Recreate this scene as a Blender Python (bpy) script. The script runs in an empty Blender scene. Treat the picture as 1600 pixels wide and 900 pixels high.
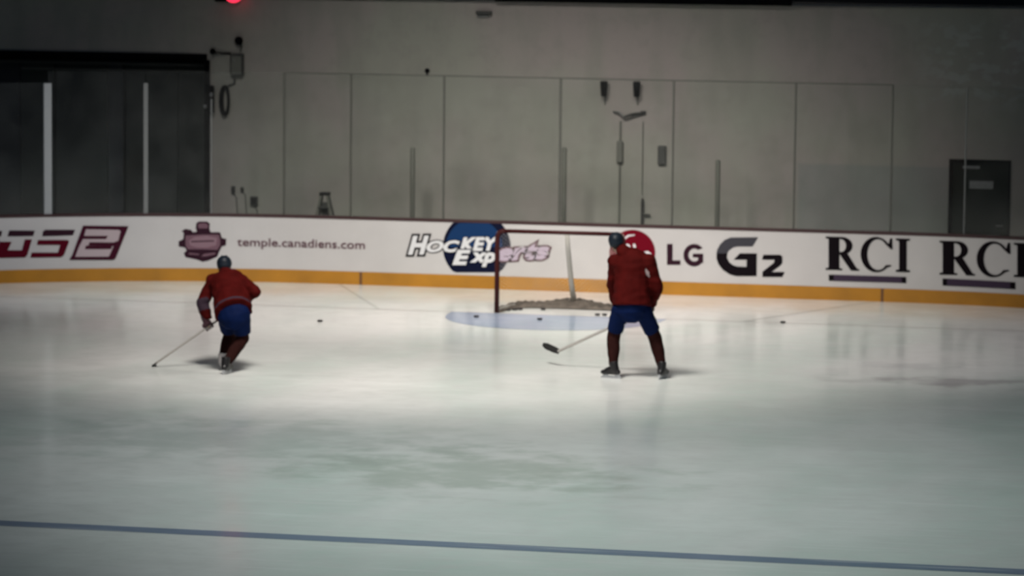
import bpy, bmesh, math, random
from mathutils import Vector, Matrix, noise
random.seed(7)
SC = bpy.context.scene
COL = SC.collection

# ------------------------------------------------------------------ camera
F_PX = 5812.56
CAM = Vector((11.0616, -53.3344, 5.9975))
YAW, PITCH, ROLL = -0.217345, -0.1025056, 0.0098475
fw = Vector((math.sin(YAW)*math.cos(PITCH), math.cos(YAW)*math.cos(PITCH), math.sin(PITCH)))
rt = Vector((math.cos(YAW), -math.sin(YAW), 0))
up = rt.cross(fw)
r2 = rt*math.cos(ROLL) + up*math.sin(ROLL)
u2 = -rt*math.sin(ROLL) + up*math.cos(ROLL)
cd = bpy.data.cameras.new('camera')
cam = bpy.data.objects.new('camera', cd); COL.objects.link(cam)
m = Matrix((r2, u2, -fw)).transposed().to_4x4(); m.translation = CAM
cam.matrix_world = m
cd.sensor_width = 36; cd.lens = F_PX/1600*36
cd.clip_start = 0.5; cd.clip_end = 300
SC.camera = cam
cd.dof.use_dof = True
cd.dof.focus_distance = 24.0
cd.dof.aperture_fstop = 4.2

# ------------------------------------------------------------------ world, exposure
w = bpy.data.worlds.new('world'); SC.world = w; w.use_nodes = True
bg = w.node_tree.nodes['Background']
bg.inputs[0].default_value = (0.50, 0.72, 1.0, 1); bg.inputs[1].default_value = 0.040
SC.view_settings.view_transform = 'Standard'; SC.view_settings.look = 'None'
SC.view_settings.gamma = 1; SC.view_settings.use_curve_mapping = False
SC.view_settings.exposure = 0.0

# ------------------------------------------------------------------ arena lamps (spots under the roof) and added fill spots
def spot(loc, target, power, size, blend=1.0, color=(1, .97, .92), radius=0.5):
    l = bpy.data.lights.new('arena_or_fill_spot', 'SPOT'); l.energy = power
    l.spot_size = math.radians(size); l.spot_blend = blend; l.color = color
    l.shadow_soft_size = radius
    o = bpy.data.objects.new('arena_or_fill_spot', l); COL.objects.link(o)
    o.location = loc
    o.rotation_euler = (Vector(target)-Vector(loc)).to_track_quat('-Z', 'Y').to_euler()
    return o
WARM = (1.0, .93, .86); COOL = (.90, 1.0, .97)
spot((-2.8, -9.0, 11), (-2.6, 2.8, -0.2), 6300, 52, color=WARM, radius=1.2)
spot((2.4, -9.0, 11), (1.1, 2.8, -0.2), 4900, 48, color=WARM, radius=1.2)
spot((-7.5, -8.0, 8), (-8.6, 2.4, 0.1), 1900, 42, color=(.97, .96, 1.0), radius=0.8)  # added fill to brighten the left boards
spot((5.5, -5.5, 11), (5.3, -2.5, 0), 1000, 60, color=(1, .94, .94), radius=1.2)  # added fill for the right side, kept off the wall
spot((-0.3, -12.5, 11), (-0.3, -5.2, 0), 7200, 68, color=WARM, radius=1.5)
spot((0.8, -14.0, 11), (1.2, -11.0, 0), 1500, 84, color=(.96, 1.0, .97), radius=1.5)  # added fill for the dim middle band of ice
spot((1.8, -22.0, 11), (3.2, -14.5, 0), 2500, 70, color=COOL, radius=1.5)
spot((4.6, -27.0, 11), (4.6, -19.0, 0), 3700, 62, color=COOL, radius=1.5)

# ------------------------------------------------------------------ helpers
def nt(mat):
    mat.use_nodes = True
    t = mat.node_tree
    return t, t.nodes['Principled BSDF']
def mat(name, col, rough=.6, metal=0, noise_amt=0, noise_scale=8, spec=.5, emit=None, bump=0, bump_scale=40):
    m = bpy.data.materials.new(name); t, b = nt(m)
    b.inputs['Base Color'].default_value = (*col, 1); b.inputs['Roughness'].default_value = rough
    b.inputs['Metallic'].default_value = metal; b.inputs['Specular IOR Level'].default_value = spec
    if emit:
        b.inputs['Emission Color'].default_value = (*emit[:3], 1); b.inputs['Emission Strength'].default_value = emit[3]
    if noise_amt or bump:
        tc = t.nodes.new('ShaderNodeTexCoord')
        n = t.nodes.new('ShaderNodeTexNoise'); n.inputs['Scale'].default_value = noise_scale; n.inputs['Detail'].default_value = 5
        t.links.new(tc.outputs['Object'], n.inputs['Vector'])
        if noise_amt:
            mr = t.nodes.new('ShaderNodeMapRange'); mr.inputs[1].default_value = .3; mr.inputs[2].default_value = .7
            mr.inputs[3].default_value = 1-noise_amt; mr.inputs[4].default_value = 1+noise_amt*.5
            mx = t.nodes.new('ShaderNodeVectorMath'); mx.operation = 'SCALE'; mx.inputs[0].default_value = col
            t.links.new(n.outputs[0], mr.inputs[0]); t.links.new(mr.outputs[0], mx.inputs['Scale'])
            t.links.new(mx.outputs[0], b.inputs['Base Color'])
        if bump:
            n2 = t.nodes.new('ShaderNodeTexNoise'); n2.inputs['Scale'].default_value = bump_scale
            t.links.new(tc.outputs['Object'], n2.inputs['Vector'])
            bp = t.nodes.new('ShaderNodeBump'); bp.inputs['Strength'].default_value = bump; bp.inputs['Distance'].default_value = .01
            t.links.new(n2.outputs[0], bp.inputs['Height']); t.links.new(bp.outputs[0], b.inputs['Normal'])
    return m

def ob(name, me_or_bm, mats=None, parent=None, smooth=False):
    if isinstance(me_or_bm, bmesh.types.BMesh):
        me = bpy.data.meshes.new(name); bmesh.ops.recalc_face_normals(me_or_bm, faces=me_or_bm.faces)
        me_or_bm.to_mesh(me); me_or_bm.free()
    else: me = me_or_bm
    if mats is not None:
        for mm in (mats if isinstance(mats, (list, tuple)) else [mats]): me.materials.append(mm)
    if smooth:
        for p in me.polygons: p.use_smooth = True
    o = bpy.data.objects.new(name, me); COL.objects.link(o)
    if parent: o.parent = parent; o.matrix_parent_inverse = Matrix.Translation(-parent.location) if parent.type == 'EMPTY' else Matrix()
    return o
def thing(name, label, cat, loc=(0, 0, 0), group=None):
    o = bpy.data.objects.new(name, None); COL.objects.link(o); o.location = loc; o.empty_display_size = .2
    return tag(o, label, cat, group)
def tag(o, label=None, cat=None, group=None, kind=None):
    if label: o['label'] = label
    if cat: o['category'] = cat
    if group: o['group'] = group
    if kind: o['kind'] = kind
    return o
def box(bm, c, s, rot=None, bev=0):
    mtx = Matrix.Translation(c) @ (rot.to_4x4() if rot else Matrix()) @ Matrix.Diagonal((*s, 1))
    r = bmesh.ops.create_cube(bm, size=1, matrix=mtx)
    if bev:
        es = list({e for v in r['verts'] for e in v.link_edges})
        bmesh.ops.bevel(bm, geom=es, offset=bev, segments=2, affect='EDGES', profile=.5)
    return r['verts']
def boxm(c, s, rot=None, bev=0):
    bm = bmesh.new(); box(bm, c, s, rot, bev); return bm
def frame(d):
    d = d.normalized(); a = Vector((0, 0, 1)) if abs(d.z) < .9 else Vector((1, 0, 0))
    x = a.cross(d).normalized(); return x, d.cross(x)
def tube(bm, pts, r, n=8, cap=True, closed=False):
    pts = [Vector(p) for p in pts]; rings = []; N = len(pts); px = None
    for i, p in enumerate(pts):
        a = pts[(i-1) % N] if (i or closed) else p; b = pts[(i+1) % N] if (i < N-1 or closed) else p
        d = (b-a).normalized()
        if px is None: x, y = frame(d)
        else:
            x = (px - d*px.dot(d)).normalized(); y = d.cross(x)
        px = x
        rr = r[i] if isinstance(r, (list, tuple)) else r
        rings.append([bm.verts.new(p + x*math.cos(k*2*math.pi/n)*rr + y*math.sin(k*2*math.pi/n)*rr) for k in range(n)])
    for i in range(N if closed else N-1):
        A, B = rings[i], rings[(i+1) % N]
        for k in range(n): bm.faces.new((A[k], A[(k+1) % n], B[(k+1) % n], B[k]))
    if cap and not closed:
        bm.faces.new(rings[0][::-1]); bm.faces.new(rings[-1])
def tubem(pts, r, n=8, **k):
    bm = bmesh.new(); tube(bm, pts, r, n, **k); return bm
def bez(p0, p1, p2, n=8):
    p0, p1, p2 = Vector(p0), Vector(p1), Vector(p2)
    return [(1-t)**2*p0+2*t*(1-t)*p1+t*t*p2 for t in [i/n for i in range(n+1)]]

# rink outline: straight end boards, rounded corners, side boards
RC = 8.53; HALF = 13.0; YB = 3.35
ARC = RC*math.pi/2; S0 = HALF-RC
def ring(s, off=0.0):
    """arc-length s along the boards from the centre of the end; off pushes outwards; returns x, y and outward normal"""
    a = abs(s); sg = 1 if s >= 0 else -1
    if a <= S0: x, y, nx, ny = a, YB, 0, 1
    elif a <= S0+ARC:
        t = (a-S0)/RC; x = S0+RC*math.sin(t); y = YB-RC+RC*math.cos(t); nx, ny = math.sin(t), math.cos(t)
    else: x, y, nx, ny = HALF, YB-RC-(a-S0-ARC), 1, 0
    return sg*(x+nx*off), y+ny*off, sg*nx, ny
def s_of_x(x):
    a = abs(x); sg = 1 if x >= 0 else -1
    return sg*(a if a <= S0 else S0+RC*math.asin(min(1, (a-S0)/RC)))
def ringstrip(bm, s0, s1, o0, o1, z0, z1, step=.3):
    n = max(1, int(abs(s1-s0)/step)); rows = []
    for i in range(n+1):
        s = s0+(s1-s0)*i/n; q = []
        for o, z in ((o0, z0), (o1, z0), (o1, z1), (o0, z1)):
            x, y, _, _ = ring(s, o); q.append(bm.verts.new((x, y, z)))
        rows.append(q)
    for a, b in zip(rows, rows[1:]):
        for k in range(4): bm.faces.new((a[k], a[(k+1) % 4], b[(k+1) % 4], b[k]))
    bm.faces.new(rows[0]); bm.faces.new(rows[-1][::-1])
def ringm(*a, **k):
    bm = bmesh.new(); ringstrip(bm, *a, **k); return bm

ADS = {"rds":[["dark",[[-9.46,0.839],[-9.337,0.826],[-9.352,0.741],[-9.475,0.736]]],["red",[[-9.506,0.708],[-9.373,0.7],[-9.429,0.412],[-9.555,0.417]]],["dark",[[-9.245,0.833],[-8.898,0.82],[-8.922,0.736],[-9.269,0.739]]],["red",[[-9.373,0.657],[-9.213,0.652],[-9.267,0.521],[-9.077,0.515],[-9.037,0.685],[-8.939,0.683],[-9.005,0.437],[-9.038,0.4],[-9.413,0.402],[-9.413,0.459]]],["dark",[[-8.791,0.803],[-8.757,0.831],[-8.34,0.824],[-8.373,0.739],[-8.799,0.731]]],["red",[[-8.857,0.671],[-8.449,0.664],[-8.424,0.644],[-8.5,0.426],[-8.543,0.393],[-8.964,0.398],[-8.944,0.474],[-8.584,0.466],[-8.55,0.589],[-8.874,0.596]]],["outline",[[-8.228,0.889],[-7.569,0.874],[-7.762,0.36],[-7.798,0.341],[-8.424,0.349],[-8.383,0.424]]],["pale",[[-8.186,0.832],[-7.718,0.818],[-7.683,0.799],[-7.719,0.646],[-7.788,0.618],[-8.135,0.625],[-8.152,0.574],[-7.824,0.564],[-7.789,0.557],[-7.858,0.393],[-8.34,0.395],[-8.289,0.547],[-8.229,0.676],[-7.901,0.672],[-7.867,0.723],[-8.212,0.727]]],["outline",[[-8.186,0.574],[-7.806,0.564],[-7.824,0.511],[-8.204,0.515]]]],"crest":[["dark",[[-6.547,0.925],[-6.503,0.953],[-6.38,0.954],[-6.336,0.918],[-6.344,0.846],[-6.327,0.782],[-6.176,0.784],[-6.15,0.693],[-6.079,0.676],[-6.087,0.576],[-6.15,0.557],[-6.193,0.466],[-6.22,0.393],[-6.361,0.328],[-6.449,0.309],[-6.538,0.344],[-6.712,0.38],[-6.738,0.443],[-6.694,0.489],[-6.72,0.534],[-6.816,0.552],[-6.816,0.633],[-6.747,0.67],[-6.738,0.77],[-6.773,0.797],[-6.712,0.833],[-6.625,0.816],[-6.599,0.78],[-6.538,0.789],[-6.555,0.844]]],["mid",[[-6.52,0.907],[-6.485,0.926],[-6.398,0.926],[-6.362,0.9],[-6.371,0.845],[-6.512,0.844]]],["mid",[[-6.712,0.725],[-6.45,0.745],[-6.194,0.747],[-6.176,0.666],[-6.176,0.575],[-6.22,0.502],[-6.45,0.509],[-6.677,0.507],[-6.712,0.57]]],["light",[[-6.66,0.643],[-6.573,0.707],[-6.38,0.727],[-6.22,0.693],[-6.238,0.574],[-6.379,0.536],[-6.538,0.535],[-6.643,0.571]]],["dark",[[-6.625,0.64],[-6.274,0.656],[-6.274,0.636],[-6.625,0.62]]],["mid",[[-6.432,0.436],[-6.255,0.461],[-6.247,0.432],[-6.379,0.4],[-6.467,0.394]]],["mid",[[-6.659,0.453],[-6.502,0.436],[-6.502,0.417],[-6.659,0.425]]]],"disc":[["navy",[[-1.483,0.671],[-1.488,0.74],[-1.503,0.808],[-1.527,0.874],[-1.559,0.935],[-1.599,0.992],[-1.646,1.043],[-1.7,1.062],[-1.759,1.06],[-1.823,1.059],[-1.891,1.057],[-1.961,1.055],[-2.032,1.053],[-2.104,1.051],[-2.174,1.049],[-2.241,1.047],[-2.306,1.045],[-2.365,1.043],[-2.419,1.022],[-2.466,0.968],[-2.505,0.908],[-2.536,0.845],[-2.559,0.778],[-2.572,0.708],[-2.576,0.638],[-2.571,0.569],[-2.557,0.5],[-2.533,0.435],[-2.501,0.373],[-2.46,0.316],[-2.413,0.264],[-2.358,0.245],[-2.299,0.247],[-2.234,0.249],[-2.167,0.251],[-2.096,0.254],[-2.025,0.256],[-1.954,0.258],[-1.884,0.26],[-1.816,0.262],[-1.752,0.264],[-1.692,0.266],[-1.639,0.288],[-1.592,0.342],[-1.553,0.401],[-1.523,0.465],[-1.5,0.532],[-1.487,0.601]]],["blue",[[-1.617,0.667],[-1.618,0.701],[-1.623,0.736],[-1.63,0.77],[-1.64,0.803],[-1.653,0.835],[-1.668,0.866],[-1.686,0.896],[-1.706,0.925],[-1.728,0.951],[-1.752,0.976],[-1.779,0.999],[-1.807,1.02],[-1.836,1.038],[-1.867,1.037],[-1.9,1.036],[-1.933,1.035],[-1.967,1.034],[-2.002,1.033],[-2.038,1.032],[-2.073,1.031],[-2.109,1.03],[-2.144,1.029],[-2.179,1.029],[-2.214,1.028],[-2.247,1.027],[-2.279,1.026],[-2.311,1.025],[-2.34,1.005],[-2.368,0.982],[-2.394,0.958],[-2.418,0.932],[-2.44,0.904],[-2.459,0.874],[-2.477,0.843],[-2.491,0.811],[-2.503,0.778],[-2.513,0.744],[-2.52,0.71],[-2.523,0.675],[-2.525,0.64]]]],"red_disc":[["red",[[0.82,0.649],[0.814,0.705],[0.8,0.759],[0.778,0.81],[0.747,0.858],[0.71,0.899],[0.666,0.935],[0.617,0.963],[0.564,0.983],[0.508,0.995],[0.451,0.997],[0.394,0.991],[0.338,0.977],[0.286,0.953],[0.237,0.923],[0.194,0.885],[0.158,0.841],[0.128,0.792],[0.107,0.739],[0.094,0.683],[0.091,0.627],[0.096,0.571],[0.11,0.516],[0.132,0.464],[0.163,0.417],[0.201,0.375],[0.245,0.34],[0.294,0.312],[0.347,0.292],[0.403,0.28],[0.46,0.278],[0.517,0.284],[0.573,0.299],[0.625,0.322],[0.674,0.353],[0.717,0.391],[0.753,0.435],[0.782,0.484],[0.803,0.537],[0.816,0.592]]],["white",[[0.32,0.865],[0.381,0.916],[0.487,0.927],[0.496,0.91],[0.399,0.89],[0.346,0.848]]],["white",[[0.424,0.732],[0.419,0.751],[0.406,0.766],[0.388,0.775],[0.368,0.774],[0.349,0.765],[0.337,0.749],[0.333,0.729],[0.338,0.71],[0.35,0.694],[0.369,0.686],[0.389,0.687],[0.407,0.696],[0.42,0.712]]],["white",[[0.463,0.773],[0.498,0.783],[0.526,0.678],[0.499,0.669],[0.476,0.712]]],["white",[[0.606,0.655],[0.703,0.675],[0.757,0.638],[0.744,0.554],[0.714,0.544],[0.704,0.614],[0.615,0.634]]]],"lg":[["dark",[[1.002,0.792],[1.09,0.795],[1.094,0.538],[1.217,0.542],[1.218,0.472],[1.006,0.466]]],["dark",[[1.566,0.744],[1.547,0.757],[1.519,0.779],[1.488,0.795],[1.454,0.803],[1.419,0.804],[1.385,0.797],[1.352,0.783],[1.323,0.763],[1.299,0.736],[1.28,0.705],[1.268,0.671],[1.264,0.634],[1.266,0.598],[1.275,0.563],[1.292,0.531],[1.314,0.503],[1.342,0.481],[1.373,0.466],[1.407,0.457],[1.442,0.456],[1.476,0.463],[1.509,0.477],[1.538,0.498],[1.562,0.525],[1.575,0.5],[1.573,0.657],[1.409,0.652],[1.41,0.595],[1.494,0.597],[1.495,0.562],[1.5,0.564],[1.485,0.551],[1.468,0.54],[1.45,0.534],[1.431,0.533],[1.412,0.535],[1.394,0.543],[1.378,0.554],[1.364,0.568],[1.353,0.586],[1.346,0.605],[1.343,0.626],[1.344,0.647],[1.348,0.668],[1.357,0.687],[1.368,0.703],[1.383,0.717],[1.4,0.727],[1.418,0.733],[1.437,0.735],[1.456,0.732],[1.474,0.725],[1.49,0.714]]]],"g2":[["grey",[[2.43,0.938],[2.345,0.793],[2.109,0.786],[2.04,0.767],[1.97,0.713],[1.953,0.674],[1.782,0.669],[1.791,0.725],[1.837,0.813],[1.906,0.881],[2.002,0.922]]],["black",[[1.782,0.669],[1.953,0.674],[1.946,0.607],[1.982,0.539],[2.044,0.492],[2.114,0.473],[2.254,0.474],[2.253,0.585],[2.051,0.579],[2.146,0.68],[2.412,0.687],[2.414,0.335],[2.099,0.325],[1.994,0.348],[1.887,0.414],[1.816,0.499],[1.783,0.585]]],["black",[[2.513,0.668],[2.775,0.676],[2.81,0.651],[2.812,0.555],[2.786,0.515],[2.674,0.43],[2.64,0.406],[2.849,0.412],[2.815,0.335],[2.505,0.325],[2.504,0.407],[2.681,0.551],[2.689,0.599],[2.494,0.593]]]],"rci1":[["black",[[3.474,0.98],[3.689,0.98],[3.699,0.467],[3.483,0.466],[3.483,0.491],[3.529,0.502],[3.52,0.944],[3.474,0.954]]],["black",[[3.659,0.502],[3.744,0.492],[3.745,0.467],[3.483,0.466],[3.483,0.491]]],["black",[[3.631,0.98],[3.735,0.98],[3.776,0.976],[3.813,0.962],[3.846,0.941],[3.872,0.914],[3.888,0.882],[3.894,0.847],[3.889,0.813],[3.874,0.78],[3.85,0.753],[3.818,0.731],[3.78,0.718],[3.74,0.713],[3.636,0.713],[3.635,0.746],[3.713,0.747],[3.734,0.75],[3.753,0.76],[3.77,0.776],[3.782,0.797],[3.79,0.821],[3.792,0.847],[3.789,0.873],[3.78,0.897],[3.767,0.917],[3.75,0.933],[3.73,0.943],[3.709,0.947],[3.631,0.947]]],["black",[[3.688,0.723],[3.818,0.729],[3.966,0.503],[4.005,0.488],[4.005,0.468],[3.875,0.467]]],["black",[[4.502,0.982],[4.47,0.981],[4.446,0.893],[4.411,0.933],[4.369,0.965],[4.322,0.986],[4.272,0.996],[4.222,0.994],[4.173,0.98],[4.129,0.955],[4.09,0.92],[4.058,0.876],[4.035,0.826],[4.023,0.771],[4.02,0.715],[4.028,0.659],[4.047,0.605],[4.074,0.557],[4.11,0.516],[4.152,0.485],[4.199,0.464],[4.249,0.454],[4.299,0.456],[4.348,0.47],[4.392,0.495],[4.431,0.53],[4.504,0.557],[4.478,0.572],[4.41,0.566],[4.386,0.533],[4.357,0.508],[4.325,0.492],[4.291,0.487],[4.257,0.492],[4.225,0.507],[4.195,0.532],[4.169,0.565],[4.148,0.605],[4.133,0.651],[4.125,0.7],[4.124,0.749],[4.131,0.798],[4.143,0.844],[4.163,0.884],[4.187,0.918],[4.216,0.942],[4.248,0.958],[4.282,0.963],[4.316,0.958],[4.348,0.943],[4.378,0.918],[4.404,0.885],[4.486,0.813],[4.512,0.813]]],["black",[[4.554,0.982],[4.775,0.983],[4.775,0.957],[4.724,0.947],[4.733,0.507],[4.785,0.497],[4.785,0.471],[4.565,0.47],[4.564,0.496],[4.616,0.506],[4.607,0.946],[4.555,0.956]]],["black",[[3.534,0.393],[3.614,0.393],[3.615,0.302],[3.536,0.304]]],["strip",[[3.614,0.393],[4.659,0.394],[4.661,0.305],[3.615,0.302]]],["black",[[4.659,0.394],[4.728,0.394],[4.73,0.303],[4.661,0.305]]]],"rci2":[["black",[[5.228,0.969],[5.455,0.971],[5.467,0.452],[5.239,0.449],[5.239,0.475],[5.287,0.486],[5.277,0.933],[5.229,0.944]]],["black",[[5.425,0.488],[5.515,0.479],[5.516,0.453],[5.239,0.449],[5.239,0.475]]],["black",[[5.393,0.971],[5.504,0.972],[5.547,0.968],[5.587,0.954],[5.622,0.933],[5.649,0.906],[5.666,0.874],[5.673,0.839],[5.668,0.804],[5.652,0.771],[5.626,0.743],[5.592,0.721],[5.553,0.707],[5.51,0.702],[5.4,0.701],[5.399,0.735],[5.481,0.735],[5.504,0.739],[5.524,0.749],[5.542,0.766],[5.555,0.787],[5.562,0.811],[5.565,0.837],[5.561,0.863],[5.552,0.888],[5.538,0.909],[5.52,0.925],[5.499,0.934],[5.477,0.938],[5.394,0.937]]],["black",[[5.454,0.711],[5.593,0.719],[5.749,0.492],[5.791,0.477],[5.792,0.457],[5.654,0.454]]],["black",[[6.318,0.983],[6.283,0.983],[6.259,0.892],[6.221,0.933],[6.176,0.964],[6.126,0.985],[6.073,0.994],[6.02,0.991],[5.968,0.976],[5.921,0.951],[5.88,0.914],[5.847,0.87],[5.823,0.819],[5.809,0.764],[5.807,0.707],[5.815,0.65],[5.835,0.596],[5.865,0.548],[5.903,0.507],[5.948,0.476],[5.998,0.455],[6.05,0.446],[6.104,0.45],[6.155,0.464],[6.202,0.49],[6.244,0.527],[6.321,0.555],[6.293,0.57],[6.221,0.562],[6.195,0.528],[6.165,0.502],[6.131,0.486],[6.095,0.48],[6.059,0.485],[6.024,0.5],[5.992,0.524],[5.965,0.557],[5.943,0.598],[5.927,0.644],[5.918,0.692],[5.917,0.743],[5.924,0.792],[5.937,0.838],[5.957,0.879],[5.983,0.914],[6.014,0.939],[6.048,0.955],[6.084,0.961],[6.119,0.956],[6.154,0.942],[6.186,0.917],[6.214,0.884],[6.301,0.813],[6.329,0.813]]],["black",[[6.373,0.984],[6.607,0.989],[6.607,0.963],[6.552,0.952],[6.563,0.509],[6.618,0.5],[6.619,0.474],[6.385,0.468],[6.384,0.494],[6.439,0.506],[6.428,0.949],[6.373,0.959]]],["black",[[5.29,0.392],[5.359,0.393],[5.361,0.287],[5.292,0.289]]],["strip",[[5.359,0.393],[6.336,0.387],[6.338,0.285],[5.361,0.287]]],["black",[[6.336,0.387],[6.414,0.387],[6.417,0.285],[6.338,0.285]]]]}

# ------------------------------------------------------------------ materials
M = {}
def ice_material(name, base, tint=None, patches=True):
    m = bpy.data.materials.new(name); t, b = nt(m); L = t.links
    geo = t.nodes.new('ShaderNodeNewGeometry')
    def noise_(scale, detail, vec=None, rough=.55):
        n = t.nodes.new('ShaderNodeTexNoise'); n.inputs['Scale'].default_value = scale; n.inputs['Detail'].default_value = detail
        n.inputs['Roughness'].default_value = rough
        L.new(vec or geo.outputs['Position'], n.inputs['Vector']); return n.outputs[0]
    def mrange(v, a, b_, c, d):
        n = t.nodes.new('ShaderNodeMapRange'); n.interpolation_type = 'SMOOTHSTEP'
        for i, q in enumerate((a, b_, c, d)): n.inputs[i+1].default_value = q
        L.new(v, n.inputs[0]); return n.outputs[0]
    def mix(f, a, c):
        n = t.nodes.new('ShaderNodeMix'); n.data_type = 'RGBA'
        if isinstance(f, float): n.inputs[0].default_value = f
        else: L.new(f, n.inputs[0])
        for k, v in ((6, a), (7, c)):
            if isinstance(v, tuple): n.inputs[k].default_value = (*v, 1)
            else: L.new(v, n.inputs[k])
        return n.outputs[2]
    stretch = t.nodes.new('ShaderNodeMapping'); stretch.inputs['Scale'].default_value = (.6, .22, 1)
    L.new(geo.outputs['Position'], stretch.inputs[0])
    big = mrange(noise_(.55, 3, stretch.outputs[0]), .35, .68, 0, 1)
    col = mix(big, base, tuple(c*k for c, k in zip(base, (.80, .90, .86))))
    fine = mrange(noise_(3.5, 6), .4, .75, 0, .55)
    col = mix(fine, col, tuple(c*.86 for c in base))
    # skate scratches: thin stretched noise in two directions
    for ang, f in ((.5, .35), (-.9, .3), (1.5, .25)):
        mp = t.nodes.new('ShaderNodeMapping'); mp.inputs['Rotation'].default_value = (0, 0, ang); mp.inputs['Scale'].default_value = (.35, 9, 1)
        L.new(geo.outputs['Position'], mp.inputs[0])
        sc = mrange(noise_(1.3, 4, mp.outputs[0]), .60, .70, 0, f)
        col = mix(sc, col, (.93, .93, .92))
    if patches:
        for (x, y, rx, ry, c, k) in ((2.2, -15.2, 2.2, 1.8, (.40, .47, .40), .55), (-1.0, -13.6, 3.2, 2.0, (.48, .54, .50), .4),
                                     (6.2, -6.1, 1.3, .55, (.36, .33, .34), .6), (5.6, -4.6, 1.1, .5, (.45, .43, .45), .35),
                                     (-2.75, -8.0, 1.2, .35, (.50, .50, .50), .25)):  # last patch: crouching skater's shadow put into the ice colour
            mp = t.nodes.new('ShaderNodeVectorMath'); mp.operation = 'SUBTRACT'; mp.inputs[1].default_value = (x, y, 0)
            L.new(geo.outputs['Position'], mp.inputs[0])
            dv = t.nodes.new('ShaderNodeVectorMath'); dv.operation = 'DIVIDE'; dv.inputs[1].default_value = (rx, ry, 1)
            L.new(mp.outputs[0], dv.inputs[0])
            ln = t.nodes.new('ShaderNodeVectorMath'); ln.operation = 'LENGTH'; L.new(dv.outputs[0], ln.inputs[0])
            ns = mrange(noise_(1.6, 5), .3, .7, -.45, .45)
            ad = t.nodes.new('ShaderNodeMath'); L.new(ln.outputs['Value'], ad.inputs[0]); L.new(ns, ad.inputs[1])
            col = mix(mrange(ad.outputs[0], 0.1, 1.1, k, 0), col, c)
    L.new(col, b.inputs['Base Color'])
    L.new(mrange(noise_(.8, 4), .35, .7, .13, .22), b.inputs['Roughness'])
    b.inputs['IOR'].default_value = 1.31; b.inputs['Specular IOR Level'].default_value = .5
    bp = t.nodes.new('ShaderNodeBump'); bp.inputs['Strength'].default_value = .08; bp.inputs['Distance'].default_value = .02
    L.new(noise_(6, 5), bp.inputs['Height']); L.new(bp.outputs[0], b.inputs['Normal'])
    return m
M['ice'] = ice_material('ice', (.83, .825, .805))
M['ice_blue'] = ice_material('ice_crease_blue', (.40, .46, .60), patches=False)
M['ice_line'] = ice_material('ice_line_blue', (.25, .30, .41), patches=False)
M['ice_red'] = ice_material('ice_line_red', (.76, .70, .68), patches=False)
M['ice_trap'] = ice_material('ice_line_pale', (.64, .645, .62), patches=False)
M['board'] = mat('board_white', (.50, .49, .49), .35, noise_amt=.05, noise_scale=1.5)
M['cap'] = mat('cap_dark_red', (.035, .010, .012), .5)
M['kick'] = mat('kick_yellow', (.38, .165, .005), .6, noise_amt=.18, noise_scale=2.2)
M['joint'] = mat('joint_brown', (.12, .05, .015), .6)
M['postmetal'] = mat('aluminium_post', (.36, .38, .39), .5, .2)
M['postdull'] = mat('dull_post', (.17, .18, .18), .5, .2)
M['seam'] = mat('glass_seam', (.060, .064, .055), .5)
M['seam_pale'] = mat('glass_seam_pale', (.13, .14, .14), .5)
M['black'] = mat('black_plastic', (.003, .003, .004), .8, spec=.03)
M['darkmetal'] = mat('dark_metal', (.018, .018, .018), .6, 0, spec=.2)
M['greymetal'] = mat('grey_metal', (.16, .165, .16), .5, .2)
M['boxgrey'] = mat('dull_grey_box', (.050, .053, .050), .6)
M['pole'] = mat('dull_pole', (.14, .145, .125), .6)
M['concrete'] = mat('concrete_floor', (.12, .12, .12), .8, noise_amt=.3, noise_scale=1)
M['darkdoor'] = mat('dark_green_door', (.004, .008, .005), .7, spec=.2)
M['recess'] = mat('dark_recess', (.020, .026, .024), .8, noise_amt=.4, noise_scale=.8)
M['leaf'] = mat('dark_leaf', (.013, .018, .015), .6, noise_amt=.35, noise_scale=.7)
M['leaf2'] = mat('dark_leaf_blue', (.017, .021, .026), .6, noise_amt=.35, noise_scale=.7)
M['plate'] = mat('grey_plate', (.22, .23, .24), .5, noise_amt=.3, noise_scale=25)
M['ledge'] = mat('dark_ledge', (.020, .020, .022), .6)
M['upper'] = mat('upper_wall', (.05, .052, .055), .8)
M['redlamp'] = mat('red_lamp', (.5, .01, .02), .3, emit=(1, .03, .08, 1.6))
M['netframe'] = mat('goal_red', (.030, .003, .003), .6, spec=.2)
M['netgrey'] = mat('goal_grey_pad', (.36, .35, .32), .7)
M['netcord'] = mat('net_cord', (.62, .60, .55), .8)
M['skirt'] = mat('net_skirt', (.13, .11, .09), .9, noise_amt=.5, noise_scale=9)
M['rubber'] = mat('puck_rubber', (.012, .010, .012), .6)

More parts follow.
